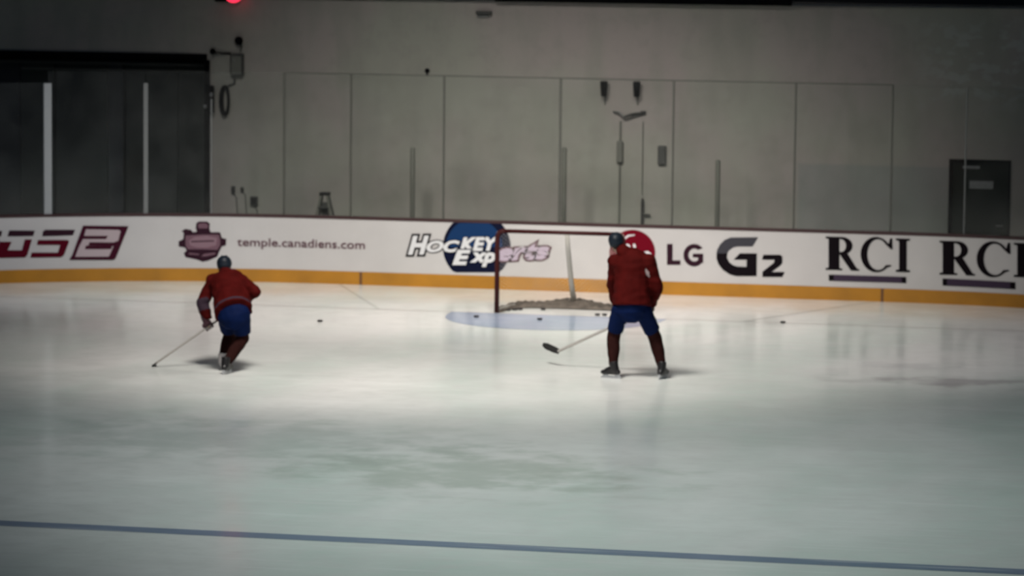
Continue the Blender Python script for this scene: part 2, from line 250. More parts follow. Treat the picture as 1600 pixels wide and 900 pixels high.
def wall_material():
    m = bpy.data.materials.new('painted_wall'); t, b = nt(m); L = t.links
    geo = t.nodes.new('ShaderNodeNewGeometry'); pos = geo.outputs['Position']
    def nz(scale, det, sx=1, sz=1):
        mp = t.nodes.new('ShaderNodeMapping'); mp.inputs['Scale'].default_value = (sx, 1, sz); L.new(pos, mp.inputs[0])
        n = t.nodes.new('ShaderNodeTexNoise'); n.inputs['Scale'].default_value = scale; n.inputs['Detail'].default_value = det
        L.new(mp.outputs[0], n.inputs['Vector']); return n.outputs[0]
    def mr(v, a, b_, c, d):
        n = t.nodes.new('ShaderNodeMapRange'); n.interpolation_type = 'SMOOTHSTEP'
        for i, q in enumerate((a, b_, c, d)): n.inputs[i+1].default_value = q
        L.new(v, n.inputs[0]); return n.outputs[0]
    def mix(f, a, c):
        n = t.nodes.new('ShaderNodeMix'); n.data_type = 'RGBA'; L.new(f, n.inputs[0])
        for k, v in ((6, a), (7, c)):
            if isinstance(v, tuple): n.inputs[k].default_value = (*v, 1)
            else: L.new(v, n.inputs[k])
        return n.outputs[2]
    def boxmask(cx, cz, rx, rz, soft=.15):
        s = t.nodes.new('ShaderNodeVectorMath'); s.operation = 'SUBTRACT'; s.inputs[1].default_value = (cx, 0, cz); L.new(pos, s.inputs[0])
        a = t.nodes.new('ShaderNodeVectorMath'); a.operation = 'ABSOLUTE'; L.new(s.outputs[0], a.inputs[0])
        d = t.nodes.new('ShaderNodeVectorMath'); d.operation = 'DIVIDE'; d.inputs[1].default_value = (rx, 1e6, rz); L.new(a.outputs[0], d.inputs[0])
        sp = t.nodes.new('ShaderNodeSeparateXYZ'); L.new(d.outputs[0], sp.inputs[0])
        mx = t.nodes.new('ShaderNodeMath'); mx.operation = 'MAXIMUM'; L.new(sp.outputs[0], mx.inputs[0]); L.new(sp.outputs[2], mx.inputs[1])
        return mr(mx.outputs[0], 1-soft, 1+soft*.3, 1, 0)
    def mul(a, v):
        n = t.nodes.new('ShaderNodeMath'); n.operation = 'MULTIPLY'; L.new(a, n.inputs[0])
        if isinstance(v, float): n.inputs[1].default_value = v
        else: L.new(v, n.inputs[1])
        return n.outputs[0]
    col = mix(mr(nz(.5, 3), .35, .65, 0, 1), (.320, .328, .285), (.340, .308, .294))
    col = mix(mr(nz(1.6, 4, 1.5, .35), .42, .72, 0, .6), col, (.265, .270, .238))
    col = mix(mr(nz(5, 5), .45, .75, 0, .35), col, (.25, .25, .225))
    # pale noise blotches high on the right
    bl = mul(boxmask(6.0, 3.55, 1.6, .75, .5), mr(nz(5, 4, 1, 1.5),   .5, .64, 0, .35)); col = mix(bl, col, (.46, .48, .50))
    # soft-edged blue-grey rectangle low on the right
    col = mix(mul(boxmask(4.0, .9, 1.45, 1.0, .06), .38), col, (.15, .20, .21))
    L.new(col, b.inputs['Base Color']); b.inputs['Roughness'].default_value = .75
    bp = t.nodes.new('ShaderNodeBump'); bp.inputs['Strength'].default_value = .15; bp.inputs['Distance'].default_value = .01
    L.new(nz(14, 4), bp.inputs['Height']); L.new(bp.outputs[0], b.inputs['Normal'])
    return m
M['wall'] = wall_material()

def glass_material():
    m = bpy.data.materials.new('rink_glass'); m.use_nodes = True; t = m.node_tree; t.nodes.clear(); L = t.links
    out = t.nodes.new('ShaderNodeOutputMaterial'); mx = t.nodes.new('ShaderNodeMixShader')
    tr = t.nodes.new('ShaderNodeBsdfTransparent'); tr.inputs[0].default_value = (.955, .965, .955, 1)
    gl = t.nodes.new('ShaderNodeBsdfGlossy'); gl.inputs['Roughness'].default_value = .08
    di = t.nodes.new('ShaderNodeBsdfDiffuse'); di.inputs[0].default_value = (.75, .78, .76, 1)
    m2 = t.nodes.new('ShaderNodeMixShader')
    fr = t.nodes.new('ShaderNodeFresnel'); fr.inputs[0].default_value = 1.3
    # haze of the glass put in as a thin, uneven diffuse film
    geo = t.nodes.new('ShaderNodeNewGeometry'); n = t.nodes.new('ShaderNodeTexNoise'); n.inputs['Scale'].default_value = 2.2; n.inputs['Detail'].default_value = 5
    L.new(geo.outputs['Position'], n.inputs['Vector'])
    mr = t.nodes.new('ShaderNodeMapRange'); mr.inputs[1].default_value = .35; mr.inputs[2].default_value = .75; mr.inputs[3].default_value = .006; mr.inputs[4].default_value = .018
    L.new(n.outputs[0], mr.inputs[0])
    L.new(fr.outputs[0], mx.inputs[0]); L.new(tr.outputs[0], mx.inputs[1]); L.new(gl.outputs[0], mx.inputs[2])
    L.new(mr.outputs[0], m2.inputs[0]); L.new(mx.outputs[0], m2.inputs[1]); L.new(di.outputs[0], m2.inputs[2])
    L.new(m2.outputs[0], out.inputs[0]); return m
M['glass'] = glass_material()

# ------------------------------------------------------------------ setting
# ice sheet shaped to the boards
bm = bmesh.new(); vs = []
smax = S0+ARC+46
N = 90
for i in range(N+1):
    s = -(S0+ARC)+2*(S0+ARC)*i/N; x, y, _, _ = ring(s, 0); vs.append(bm.verts.new((x, y, 0)))
vs.append(bm.verts.new((HALF, -57, 0))); vs.append(bm.verts.new((-HALF, -57, 0)))
bm.faces.new(vs); bm.normal_update(); bmesh.ops.triangulate(bm, faces=bm.faces[:])
floor = tag(ob('floor', bm, M['ice']), kind='structure')
def flat(name, pts, material, z=.002, parent=floor, label=None):
    bm = bmesh.new(); bm.faces.new([bm.verts.new((x, y, z)) for x, y in pts]); bm.normal_update(); bmesh.ops.triangulate(bm, faces=bm.faces[:])
    o = ob(name, bm, material, parent)
    if label: o['label'] = label
    return o
flat('blue_line', [(-13, -19.51), (13, -19.51), (13, -19.80), (-13, -19.80)], M['ice_line'], label='thin blue line across the ice')
xg = -1
gx = HALF - (RC - math.sqrt(RC**2-(RC-3.35)**2))
flat('goal_line', [(-gx, .0), (gx, .0), (gx, -.05), (-gx, -.05)], M['ice_red'], z=.0035, label='faint red goal line')
for sg in (-1, 1):
    flat('trapezoid_line', [(sg*2.72, 0), (sg*2.78, 0), (sg*4.29, YB), (sg*4.23, YB)], M['ice_trap'], z=.0025, label='faint line slanting behind the goal')
cr = [(-1.22, 0)] + [(1.83*math.sin(math.radians(a)), -1.83*math.cos(math.radians(a))*1.08) for a in range(-50, 51, 5)] + [(1.22, 0)]
cr = [(1.62*math.sin(math.radians(a)), -2.0*max(0, math.cos(math.radians(a)))**.8) for a in range(-90, 91, 6)]
flat('goal_crease', cr, M['ice_blue'], z=.0022, label='pale blue half-round crease in front of the goal')
# concrete floor outside the boards
bm = bmesh.new(); rows = []
for i in range(61):
    s = -(S0+ARC+4)+2*(S0+ARC+4)*i/60; a = ring(s, .14); b = ring(s, 9)
    rows.append((bm.verts.new((a[0], a[1], 0)), bm.verts.new((b[0], b[1], 0))))
for a, b in zip(rows, rows[1:]): bm.faces.new((a[0], a[1], b[1], b[0]))
tag(ob('floor', bm, M['concrete']), kind='structure')

YW = 6.5
def wall_pieces():
    bm = bmesh.new()
    # around the dark opening on the left (x < -7.44, z < 3.40) and the door on the right
    box(bm, ((-7.44+5.03)/2, YW+.15, 2.215), (5.03+7.44, .3, 4.43))
    box(bm, (-12.0, YW+.15, (3.38+4.43)/2), (9.12, .3, 4.43-3.38))
    box(bm, ((6.02+16)/2, YW+.15, 2.215), (16-6.02, .3, 4.43))
    box(bm, (5.525, YW+.15, (2.01+4.43)/2), (.99, .3, 4.43-2.01))
    return bm
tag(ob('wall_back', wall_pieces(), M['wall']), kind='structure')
tag(ob('wall_back_upper', boxm((0, YW+1.2, 6.2), (34, .3, 3.5)), M['upper']), kind='structure')
tag(ob('trim_1', boxm((-.2, YW+.42, 4.47), (33.4, 1.1, .05), bev=.01), M['ledge']), kind='structure')
# recess
bm = bmesh.new()
box(bm, (-12, YW+2.3, 1.75), (9.2, .1, 3.5)); box(bm, (-7.36, YW+1.25, 1.75), (.1, 1.9, 3.5)); box(bm, (-12, YW+1.25, 3.5), (9.2, 1.9, .1))
tag(ob('wall_recess', bm, M['recess']), kind='structure')
tag(ob('trim_2', boxm((-11.97, YW-.02, 3.42), (9.1, .12, .10), bev=.01), M['black']), kind='structure')
tag(ob('trim_3', boxm((-7.41, YW-.02, 1.69), (.08, .12, 3.36), bev=.01), M['black']), kind='structure')
dr = tag(bpy.data.objects.new('door_2', None), kind='structure'); COL.objects.link(dr); dr.location = (-10, YW+.5, 0)
x = -7.47; k = 0
for wd in (.62, .95, .30, .95, .62, .95, .62, .95, .95):
    ob('door_leaf', boxm((x-wd/2, YW+.5+.05*(k % 2), 1.62), (wd-.03, .06, 3.24), bev=.01), M['leaf2'] if k in (2, 5) else M['leaf'], dr); x -= wd; k += 1
ob('door_rail', boxm((-10.9, YW+.30, 3.27), (6.9, .08, .05), bev=.008), M['boxgrey'], dr)
ob('door_rail', boxm((-9.1, YW+.22, 3.16), (3.4, .05, .03), bev=.006), M['seam'], dr)
# door on the right
d1 = tag(bpy.data.objects.new('door_1', None), kind='structure'); COL.objects.link(d1); d1.location = (5.52, YW+.1, 0)
ob('door_leaf', boxm((5.53, YW+.09, 1.0), (.90, .05, 1.94), bev=.006), M['darkdoor'], d1)
bm = bmesh.new(); box(bm, (5.055, YW+.05, 1.0), (.05, .16, 2.0)); box(bm, (5.995, YW+.05, 1.0), (.05, .16, 2.0)); box(bm, (5.525, YW+.05, 1.985), (.99, .16, .05))
ob('door_frame', bm, M['black'], d1)
ob('sign_strip', boxm((5.38, YW+.055, 1.88), (.27, .012, .045)), M['plate'], d1)['label'] = 'narrow grey strip near the door top'
ob('sign_plate', boxm((5.545, YW+.055, 1.60), (.38, .012, .125), bev=.004), M['plate'], d1)['label'] = 'wider grey plate on the dark door'
bm = bmesh.new(); tube(bm, [(5.90, YW+.05, .95), (5.90, YW, .95), (5.80, YW, .95)], .011); ob('door_handle', bm, M['greymetal'], d1)

# ------------------------------------------------------------------ dasher boards
db = thing('dasher_board', 'white dasher boards with dark cap and yellow kickplate around the rink end', 'boards', (0, YB, 0))
SE = S0+ARC+10
cuts = [-SE, -13.0, -3.905, 4.366, 13.0, SE]
for a, b in zip(cuts, cuts[1:]):
    ob('board_panel', ringm(a, b, 0, .10, .205, 1.035), M['board'], db)
    ob('kickplate', ringm(a+.022, b-.022, -.015, .10, 0, .205), M['kick'], db)
    ob('cap_rail', ringm(a, b, -.012, .13, 1.035, 1.075), M['cap'], db)
for c in cuts[1:-1]: ob('kickplate_joint', ringm(c-.022, c+.022, -.017, .09, 0.002, .205), M['joint'], db)

# printed adverts lying on the face of the boards
def onboard(bm, off=.006):
    for i in range(-70, 71):
        u = i*.14
        if abs(u) > 9.9: continue
        bmesh.ops.bisect_plane(bm, geom=bm.verts[:]+bm.edges[:]+bm.faces[:], plane_co=(u, 0, 0), plane_no=(1, 0, 0), dist=1e-5)
    for v in bm.verts:
        x, y, _, _ = ring(s_of_x(v.co.x), -off-v.co.y*.001); v.co = Vector((x, y, v.co.z))
    return bm
def shape2d(polys, layer=0):
    bm = bmesh.new()
    for p in polys:
        if len(p) < 3: continue
        vs = [bm.verts.new((x, layer, z)) for x, z in p]
        bm.faces.new(vs)
    bm.normal_update()
    bmesh.ops.triangulate(bm, faces=bm.faces[:], ngon_method='EAR_CLIP')
    return bm
PRN = {k: mat('print_'+k, c, .8, spec=.02) for k, c in dict(dark=(.030, .012, .020), red=(.080, .004, .012), outline=(.045, .008, .018), pale=(.42, .35, .37),
       mid=(.15, .085, .11), light=(.22, .14, .17), navy=(.006, .008, .024), blue=(.010, .034, .105), white=(.60, .61, .63), black=(.008, .006, .008),
       grey=(.05, .05, .06), strip=(.05, .035, .06), crimson=(.13, .004, .012), text=(.115, .060, .075), lilac=(.44, .37, .46)).items()}
def advert(key, name, label, remap={}):
    par = None
    for li, (c, p) in enumerate(ADS[key]):
        o = ob(name if li == 0 else 'print_layer', onboard(shape2d([p]), off=.006+.0015*li), PRN[remap.get((li, c), remap.get(c, c))], par or db)
        if par is None: par = o; o['label'] = label
        else: o.matrix_parent_inverse = Matrix()
    return par
advert('rds', 'letter_advert', 'slanted dark red letters ending in a boxed numeral 2')
advert('crest', 'crest_advert', 'faded maroon crest with ribbon')
disc = advert('disc', 'disc_advert', 'dark blue disc behind slanted white lettering')
advert('red_disc', 'round_advert', 'red round emblem with white marks', {(0, 'red'): 'crimson'})
advert('lg', 'letter_advert', 'thin dark capital letters L and G')
advert('g2', 'letter_advert', 'bold grey to black G and small 2')
advert('rci1', 'letter_advert', 'large black serif capitals over a dark bar, left pair member')
advert('rci2', 'letter_advert', 'large black serif capitals over a dark bar, at the right edge')

def text2d(body, x0, z0, x1, z1, rise, shear, fat, layer, slant_grow=0):
    """built-in font outline turned into a flat mesh and fitted to the rectangle (x0,z0)-(x1,z1)"""
    cu = bpy.data.curves.new('t', 'FONT'); cu.body = body; cu.shear = shear; cu.offset = fat; cu.resolution_u = 3; cu.space_character = 1.0
    o = bpy.data.objects.new('t', cu); COL.objects.link(o); bpy.context.view_layer.update()
    me = bpy.data.meshes.new_from_object(o.evaluated_get(bpy.context.evaluated_depsgraph_get()))
    bpy.data.objects.remove(o); bpy.data.curves.remove(cu)
    bm = bmesh.new(); bm.from_mesh(me); bpy.data.meshes.remove(me)
    return bm
def fit(bm, ref, x0, z0, x1, z1, rise, grow, layer):
    ax, bx, ay, by = ref
    for v in bm.verts:
        u = (v.co.x-ax)/(bx-ax); q = (v.co.y-ay)/(by-ay)
        h = (z1-z0)*(1+grow*u)
        v.co = Vector((x0+u*(x1-x0), layer, z0+rise*u+q*h))
    return bm
def lettering(body, x0, z0, x1, z1, rise=0, shear=0, grow=0, name='lettering', base=None, face='white', edge=None, fat=.02, efat=.07, off=.012, label=None):
    r = text2d(body, 0, 0, 0, 0, 0, shear, fat, 0)
    xs = [v.co.x for v in r.verts]; ys = [v.co.y for v in r.verts]; ref = (min(xs), max(xs), min(ys), max(ys))
    par = base or db
    if edge:
        e = text2d(body, 0, 0, 0, 0, 0, shear, efat, 0)
        o = ob(name, onboard(fit(e, ref, x0, z0, x1, z1, rise, grow, 0), off=off), PRN[edge], par)
    o = ob(name, onboard(fit(r, ref, x0, z0, x1, z1, rise, grow, 0), off=off+.002), PRN[face], par)
    if label: o['label'] = label
    return o
lettering('temple.canadiens.com', -5.91, .525, -3.84, .70, face='text', fat=.012, name='web_address', label='small maroon web address')
# the two slanted words over the disc: dark outline below, white faces above
lettering('H', -3.14, .50, -2.80, .80, rise=0.015, shear=.28, face='white', edge='black', fat=.05, efat=.13, base=disc)
lettering('OC', -2.84, .545, -2.30, .735, rise=.02, shear=.28, face='white', edge='black', fat=.05, efat=.11, base=disc)
lettering('KEY', -2.30, .58, -1.66, .80, rise=.03, shear=.25, face='white', edge='navy', fat=.05, efat=.09, base=disc)
lettering('E', -2.42, .36, -2.12, .60, rise=.01, shear=.25, face='white', edge='navy', fat=.05, efat=.11, base=disc, off=.016)
lettering('xp', -2.14, .34, -1.72, .57, rise=.01, shear=.25, face='white', edge='navy', fat=.05, efat=.11, base=disc, off=.016)
lettering('erts', -1.70, .44, -.86, .70, rise=.06, shear=.25, face='lilac', edge='text', fat=.05, efat=.12, base=disc, off=.016)

# ------------------------------------------------------------------ glass above the boards
gs = thing('glass_barrier', 'clear glass panes standing on the white boards behind the goal', 'glass', (0, YB, 1.075))
GX = [-9.75, -8.71, -7.31, -6.32, -5.18, -4.10, -2.59, -.725, 1.063, 2.966, 4.46, 5.586, 6.75, 7.95, 9.2]
for a, b in zip(GX, GX[1:]):
    sa, sb = s_of_x(a), s_of_x(b)
    ob('glass_pane', ringm(sa+.008, sb-.008, .055, .067, 1.075, 3.33 if a > -9 else 3.15, step=.4), M['glass'], gs)
for g_ in GX[1:-1]:
    s = s_of_x(g_)
    if g_ in (-8.71, -7.31): continue
    pale = g_ in (-6.32, 5.586)
    wd = .010 if pale else .013
    if g_ in (-.725, -5.18): wd = .016
    ob('pane_seam', ringm(s-wd, s+wd, .045, .077, 1.075, 3.33 if not pale else (2.9 if g_ < 0 else 3.3)), M['seam_pale' if pale else 'seam'], gs)
# thin top channel over the middle panes
ob('top_channel', ringm(s_of_x(-5.18), s_of_x(4.46), .052, .070, 3.318, 3.338), M['seam'], gs)
for g_, wd, lb in ((-8.71, .058, 'thick pale metal post'), (-7.31, .034, 'slim dull metal post')):
    s = s_of_x(g_); o = ob('support_post', ringm(s-wd, s+wd, .02, .10, 1.075, 3.14), M['postmetal'] if wd > .05 else M['postdull'], gs); o['label'] = lb

# ------------------------------------------------------------------ goal
g = thing('hockey_goal', 'red-framed hockey goal with white netting on the blue crease', 'goal')
PX = .945
def corner_pts(sg): return bez((sg*PX, 0, 1.10), (sg*PX, 0, 1.22), (sg*(PX-.12), 0, 1.22), 6)
ob('goal_post', tubem([(-PX, 0, 0), (-PX, 0, .6)]+corner_pts(-1), .036, 10), M['netframe'], g, True)
ob('goal_post', tubem([(PX, 0, 0), (PX, 0, .6)]+corner_pts(1), .036, 10), M['netframe'], g, True)
ob('crossbar', tubem([(-PX+.12, 0, 1.22), (0, 0, 1.22), (PX-.12, 0, 1.22)], .030, 10), M['netframe'], g, True)
def rear(z, d, lobes=0.0, n=28):
    pts = []
    for i in range(n+1):
        t = -1+2*i/n
        xx = math.copysign(abs(t)**.8, t)*(1+.18*d*(1-t*t))
        yy = d*(1-abs(t)**6) - lobes*math.exp(-(t/.18)**2)
        pts.append(Vector((xx*PX*(1.0), yy, z)))
    return pts
topr = rear(1.19, .50); basr = rear(.04, 1.12, .0)
ob('top_frame', tubem(topr, .016, 6), M['netcord'], g, True)
ob('base_frame', tubem(basr, .030, 8), M['netgrey'], g, True)
# grey padded upright from the top frame to the base
ob('center_support', tubem([(0, .49, 1.19), (0, .60, .9), (0, .86, .4), (0, 1.10, .05)], [.034, .036, .040, .046], 8), M['netgrey'], g, True)
# skirt of bunched netting lying along the base
bm = bmesh.new(); rows = []
nn = 48
for i in range(nn+1):
    t = -1+2*i/nn; bx = math.copysign(abs(t)**.8, t)*PX*(1+.20*(1-t*t))
    yb = 1.12*(1-abs(t)**6)
    hgt = .070+.075*math.exp(-(t/.24)**2)+.012*math.sin(i*2.3)+.02*math.exp(-((t+.75)/.3)**2)
    inn = min(.32, yb*.4)
    prof = [(yb+.05, .01), (yb+.03, hgt*.8), (yb-.03, hgt), (yb-.12*min(1, yb), hgt*.6), (yb-inn*.6, .04+.012*math.sin(i*1.7)), (yb-inn, .012)]
    rows.append([bm.verts.new((bx*(1-.05*(k > 3)), max(.02, y_), z_)) for k, (y_, z_) in enumerate(prof)])
for a, b in zip(rows, rows[1:]):
    for k in range(5): bm.faces.new((a[k], a[k+1], b[k+1], b[k]))
ob('net_skirt', bm, M['skirt'], g, True)['label'] = 'brown grey bunched netting along the base'
# netting: thin cords in a diamond grid over back and sides
bm = bmesh.new()
def backpt(u, v):
    """u -1..1 across, v 0 at the base to 1 at the top frame, then to 1.35 at the crossbar"""
    xx = math.copysign(abs(u)**.8, u)*PX*(1+.20*(1-u*u)*max(0, 1-v))
    db_, dt = 1.12*(1-abs(u)**6), .50*(1-abs(u)**6)
    if v <= 1: return Vector((xx, db_+(dt-db_)*v**.8, .05+1.13*v))
    k = (v-1)/.35; return Vector((xx, dt*(1-k), 1.18+.03*k))
def cord(pts, r=.0017):
    tube(bm, pts, r, 3, cap=False)
W = 40
for i in range(-26, W+1):
    for sg in (1, -1):
        pts = []
        for j in range(0, 28):
            v = j*.05; u = -1+2*(i+j)/W
            if -1 <= u <= 1 and v <= 1.35: pts.append(backpt(sg*u, v))
        if len(pts) > 1: cord(pts)
o = ob('netting', bm, M['netcord'], g); o['kind'] = 'stuff'

# ------------------------------------------------------------------ pucks
def puck_mesh():
    bm = bmesh.new(); prof = [(0, 0), (.034, 0), (.038, .003), (.038, .0224), (.034, .0254), (0, .0254)]
    n = 20; ringsv = []
    for r_, z_ in prof[1:-1]: ringsv.append([bm.verts.new((r_*math.cos(k*2*math.pi/n), r_*math.sin(k*2*math.pi/n), z_)) for k in range(n)])
    for a, b in zip(ringsv, ringsv[1:]):
        for k in range(n): bm.faces.new((a[k], a[(k+1) % n], b[(k+1) % n], b[k]))
    bm.faces.new(ringsv[0][::-1]); bm.faces.new(ringsv[-1]); return bm
pk = ob('puck', puck_mesh(), M['rubber'])
PUCKS = [((-3.12, -1.92), 'black puck alone on the ice between the crouching skater and the goal'),
         ((-1.10, -.66), 'black puck on the crease just left of the left goalpost'),
         ((-.14, -.72), 'black puck at mid crease in front of the open goal'),
         ((3.33, -.06), 'black puck alone on the ice right of the standing skater'),
         ((-.70, .50), 'second black puck from the left post inside the goal'),
         ((-.845, .33), 'leftmost black puck inside the goal beside the post'),
         ((-.765, .43), 'black puck inside the goal touching the puck nearest the post'),
         ((-.37, .60), 'black puck near the middle of the goal mouth inside the net'),
         ((.55, .12), 'left one of two pucks on the goal line beside the standing skater'),
         ((.65, .15), 'right one of two pucks on the goal line beside the standing skater')]
for i, ((x, y), lb) in enumerate(PUCKS):
    o = pk if i == 0 else pk.copy()
    if i: COL.objects.link(o)
    o.location = (x, y, .004); tag(o, lb, 'puck', 'pucks scattered on the ice')

# ------------------------------------------------------------------ things on and before the back wall
yf = YW-.001
def lampunit(x, z, lb, h=.25):
    t = thing('wall_speaker', lb, 'speaker', (x, yf, z-.13), 'pair of black wall speakers')
    bm = bmesh.new(); vs = box(bm, (x, yf-.13, z), (.115, .12, h), bev=.02)
    for v in bm.verts:
        if v.co.z < z: v.co.x = x+(v.co.x-x)*.72
    ob('housing', bm, M['black'], t)
    ob('bracket', boxm((x, yf-.035, z+.02), (.04, .07, .05)), M['darkmetal'], t)
    ob('cable', tubem([(x+.005, yf-.10, z-.12), (x, yf-.05, z-.20), (x, yf-.012, z-.27)], [.014, .012, .008], 6), M['greymetal'], t)
lampunit(-.618, 3.03, 'left of two small black speakers high on the grey wall above the goal')
lampunit(-.074, 3.035, 'right of two small black speakers high on the grey wall above the goal')
t = thing('bracket_arm', 'bent dark metal arm on grey wall under the two black speakers', 'bracket', (-.2, yf, 2.58))
ob('arm_bar', tubem([(-.48, yf-.03, 2.655), (-.36, yf-.08, 2.64), (-.28, yf-.11, 2.575)], [.014, .018, .02], 6), M['greymetal'], t)
ob('arm_bar', tubem([(-.30, yf-.11, 2.570), (-.14, yf-.09, 2.62), (.02, yf-.04, 2.64)], [.02, .026, .024], 6), M['darkmetal'], t)
ob('wall_plate', boxm((0.02, yf-.01, 2.64), (.09, .02, .07), bev=.004), M['darkmetal'], t)
t = thing('wall_conduit', 'thin grey pipe with long box running down wall left of the goal axis lamps', 'pipe', (-.36, yf, .8))
ob('pipe', tubem([(-.36, yf-.03, .1), (-.355, yf-.03, 2.5)], .016, 8), M['pole'], t)
ob('junction_box', boxm((-.355, yf-.05, 2.0), (.10, .09, .36), bev=.02), M['pole'], t)
t['label'] = 'thin grey wall pipe with a long box, below the bent metal arm'
t = thing('valve_pipe', 'thin upright pipe with dark lower part and side lever behind goal', 'pipe', (.04, yf, .8))
ob('pipe', tubem([(.02, yf-.03, 1.3), (.02, yf-.03, 2.5)], .009, 6), M['pole'], t)
ob('valve_body', tubem([(.035, yf-.05, .1), (.035, yf-.05, 1.18), (.035, yf-.05, 1.25)], [.028, .028, .014], 8), M['darkmetal'], t)
ob('lever', tubem([(.035, yf-.06, .98), (.17, yf-.07, .975)], .017, 6), M['darkmetal'], t)
t = thing('wall_box', 'small grey box on wall right of the thin pipes', 'box', (.345, yf, 1.8))
ob('housing', boxm((.345, yf-.04, 1.96), (.135, .08, .31), bev=.015), M['boxgrey'], t)
ob('box_lid', boxm((.345, yf-.085, 1.96), (.10, .012, .26), bev=.004), M['boxgrey'], t)
t = thing('wall_vent', 'small dark vent high on grey wall beneath the black scoreboard', 'vent', (-2.66, yf, 4.1))
ob('vent_hood', boxm((-2.66, yf-.05, 4.235), (.26, .10, .055), bev=.01), M['boxgrey'], t)
ob('vent_grille', boxm((-2.68, yf-.02, 4.18), (.20, .03, .05)), M['greymetal'], t)
# free-standing dull posts between glass and wall
for x, h, lb in ((-3.537, 2.07, 'leftmost of three dull grey posts standing behind the glass'), (-1.023, 2.13, 'middle one of three dull grey posts behind the glass, above the goal'), (1.48, 1.99, 'rightmost of three dull grey posts standing behind the glass')):
    t = thing('standing_post', lb, 'post', (x, 5.2, 0), 'dull posts behind the glass')
    ob('post_tube', tubem([(x, 5.2, .02), (x, 5.2, h-.02), (x, 5.2, h)], [.040, .040, .026], 10), M['pole'], t, True)
    ob('base_plate', boxm((x, 5.2, .01), (.2, .2, .02), bev=.004), M['pole'], t)
# stepladder
t = thing('stepladder', 'small grey stepladder, its top showing over the boards left of goal', 'ladder', (-5.01, 5.2, 0))
xc, yc, ht = -5.012, 5.2, 1.27
for sx in (-1, 1):
    ob('side_rail', tubem([(xc+sx*.29, yc-.22, 0), (xc+sx*.05, yc-.03, ht)], .024, 6), M['pole'], t)
    ob('rear_rail', tubem([(xc+sx*.29, yc+.32, 0), (xc+sx*.05, yc+.04, ht)], .018, 6), M['boxgrey'], t)
for k in range(4):
    z_ = .25+k*.27; hw = .29-.24*z_/ht
    ob('tread', boxm((xc, yc-.22+.19*z_/ht, z_), (hw*2, .09, .025)), M['boxgrey'], t)
ob('back_panel', boxm((xc, yc+.04, 1.0), (.13, .015, .28)), M['boxgrey'], t)
ob('top_cap', boxm((xc, yc, ht+.01), (.16, .15, .05), bev=.015), M['darkmetal'], t)
# cluster of fittings beside the dark opening
t = thing('dome_camera', 'round black dome camera high on wall right of the dark opening', 'camera', (-6.84, yf, 3.6))
bm = bmesh.new(); bmesh.ops.create_uvsphere(bm, u_segments=14, v_segments=10, radius=.072, matrix=Matrix.Translation((-6.84, yf-.11, 3.705)))
ob('dome', bm, M['black'], t, True); ob('mount', tubem([(-6.84, yf, 3.72), (-6.84, yf-.10, 3.72)], .035, 8), M['darkmetal'], t)
ob('cable', tubem([(-6.84, yf-.02, 3.68), (-6.82, yf-.02, 3.6), (-6.84, yf-.02, 3.51)], .01, 6), M['darkmetal'], t)
t = thing('swing_arm', 'short dark arm with ball end on wall beside the dark opening', 'bracket', (-7.1, yf, 3.45))
bm = bmesh.new(); bmesh.ops.create_uvsphere(bm, u_segments=12, v_segments=8, radius=.055, matrix=Matrix.Translation((-7.29, yf-.12, 3.52)))
ob('ball_end', bm, M['black'], t, True); ob('arm_bar', tubem([(-7.29, yf-.12, 3.51), (-7.12, yf-.07, 3.49), (-7.0, yf-.02, 3.49)], .018, 6), M['darkmetal'], t)
t = thing('control_cabinet', 'dull grey cabinet high on wall right of the dark opening', 'cabinet', (-6.89, yf, 3.1))
ob('housing', boxm((-6.88, yf-.06, 3.30), (.22, .12, .38), bev=.02), M['boxgrey'], t)
ob('door_panel', boxm((-6.88, yf-.125, 3.30), (.17, .012, .30), bev=.004), M['pole'], t); ob('knob', boxm((-6.93, yf-.135, 3.38), (.045, .02, .045), bev=.008), M['greymetal'], t)
ob('cable_duct', tubem([(-6.93, yf-.02, 3.12), (-6.94, yf-.02, 2.98), (-7.05, yf-.02, 2.94)], .022, 6), M['boxgrey'], t)
t = thing('hanging_hose', 'dark coiled hose hanging on wall just right of the opening', 'hose', (-7.1, yf, 2.45))
bm = bmesh.new()
for q in range(4): tube(bm, [(-7.09+.055*math.cos(a)*(1+.1*q), yf-.04-.02*q, 2.70+.24*math.sin(a)) for a in [k*2*math.pi/16 for k in range(16)]], .026, 6, closed=True)
ob('hose_coil', bm, M['black'], t, True); ob('hook', boxm((-7.09, yf-.05, 2.93), (.05, .1, .03)), M['greymetal'], t)
t = thing('wall_telephone', 'black wall set with two pale fittings at the opening edge', 'phone', (-7.32, yf-.05, 2.5))
ob('housing', boxm((-7.33, yf-.13, 2.72), (.13, .10, .46), bev=.02), M['black'], t)
ob('pale_button', boxm((-7.29, yf-.19, 2.80), (.05, .03, .07), bev=.01), M['plate'], t); ob('pale_button', boxm((-7.40, yf-.19, 2.60), (.05, .03, .06), bev=.01), M['plate'], t)
for x, z, sx, sz, lb in ((-6.955, 1.20, .065, .13, 'small dark socket low on wall, left of a trio by the opening'), (-6.80, 1.21, .05, .08, 'small dark socket low on wall, middle of a trio by the opening'), (-6.59, 1.02, .13, .16, 'larger dark socket low on wall, right of a trio by the opening')):
    t = thing('wall_socket', lb, 'socket', (x, yf, z-sz/2), 'sockets low on the wall by the opening')
    ob('housing', boxm((x, yf-.025, z), (sx, .05, sz), bev=.008), M['boxgrey'], t); ob('cover', boxm((x, yf-.053, z), (sx*.7, .012, sz*.7), bev=.003), M['darkmetal'], t)
    ob('cable', tubem([(x, yf-.012, z-sz/2), (x+.05, yf-.012, z-sz), (x+.08, yf-.012, z-sz-.4)], .009, 6), M['boxgrey'], t)
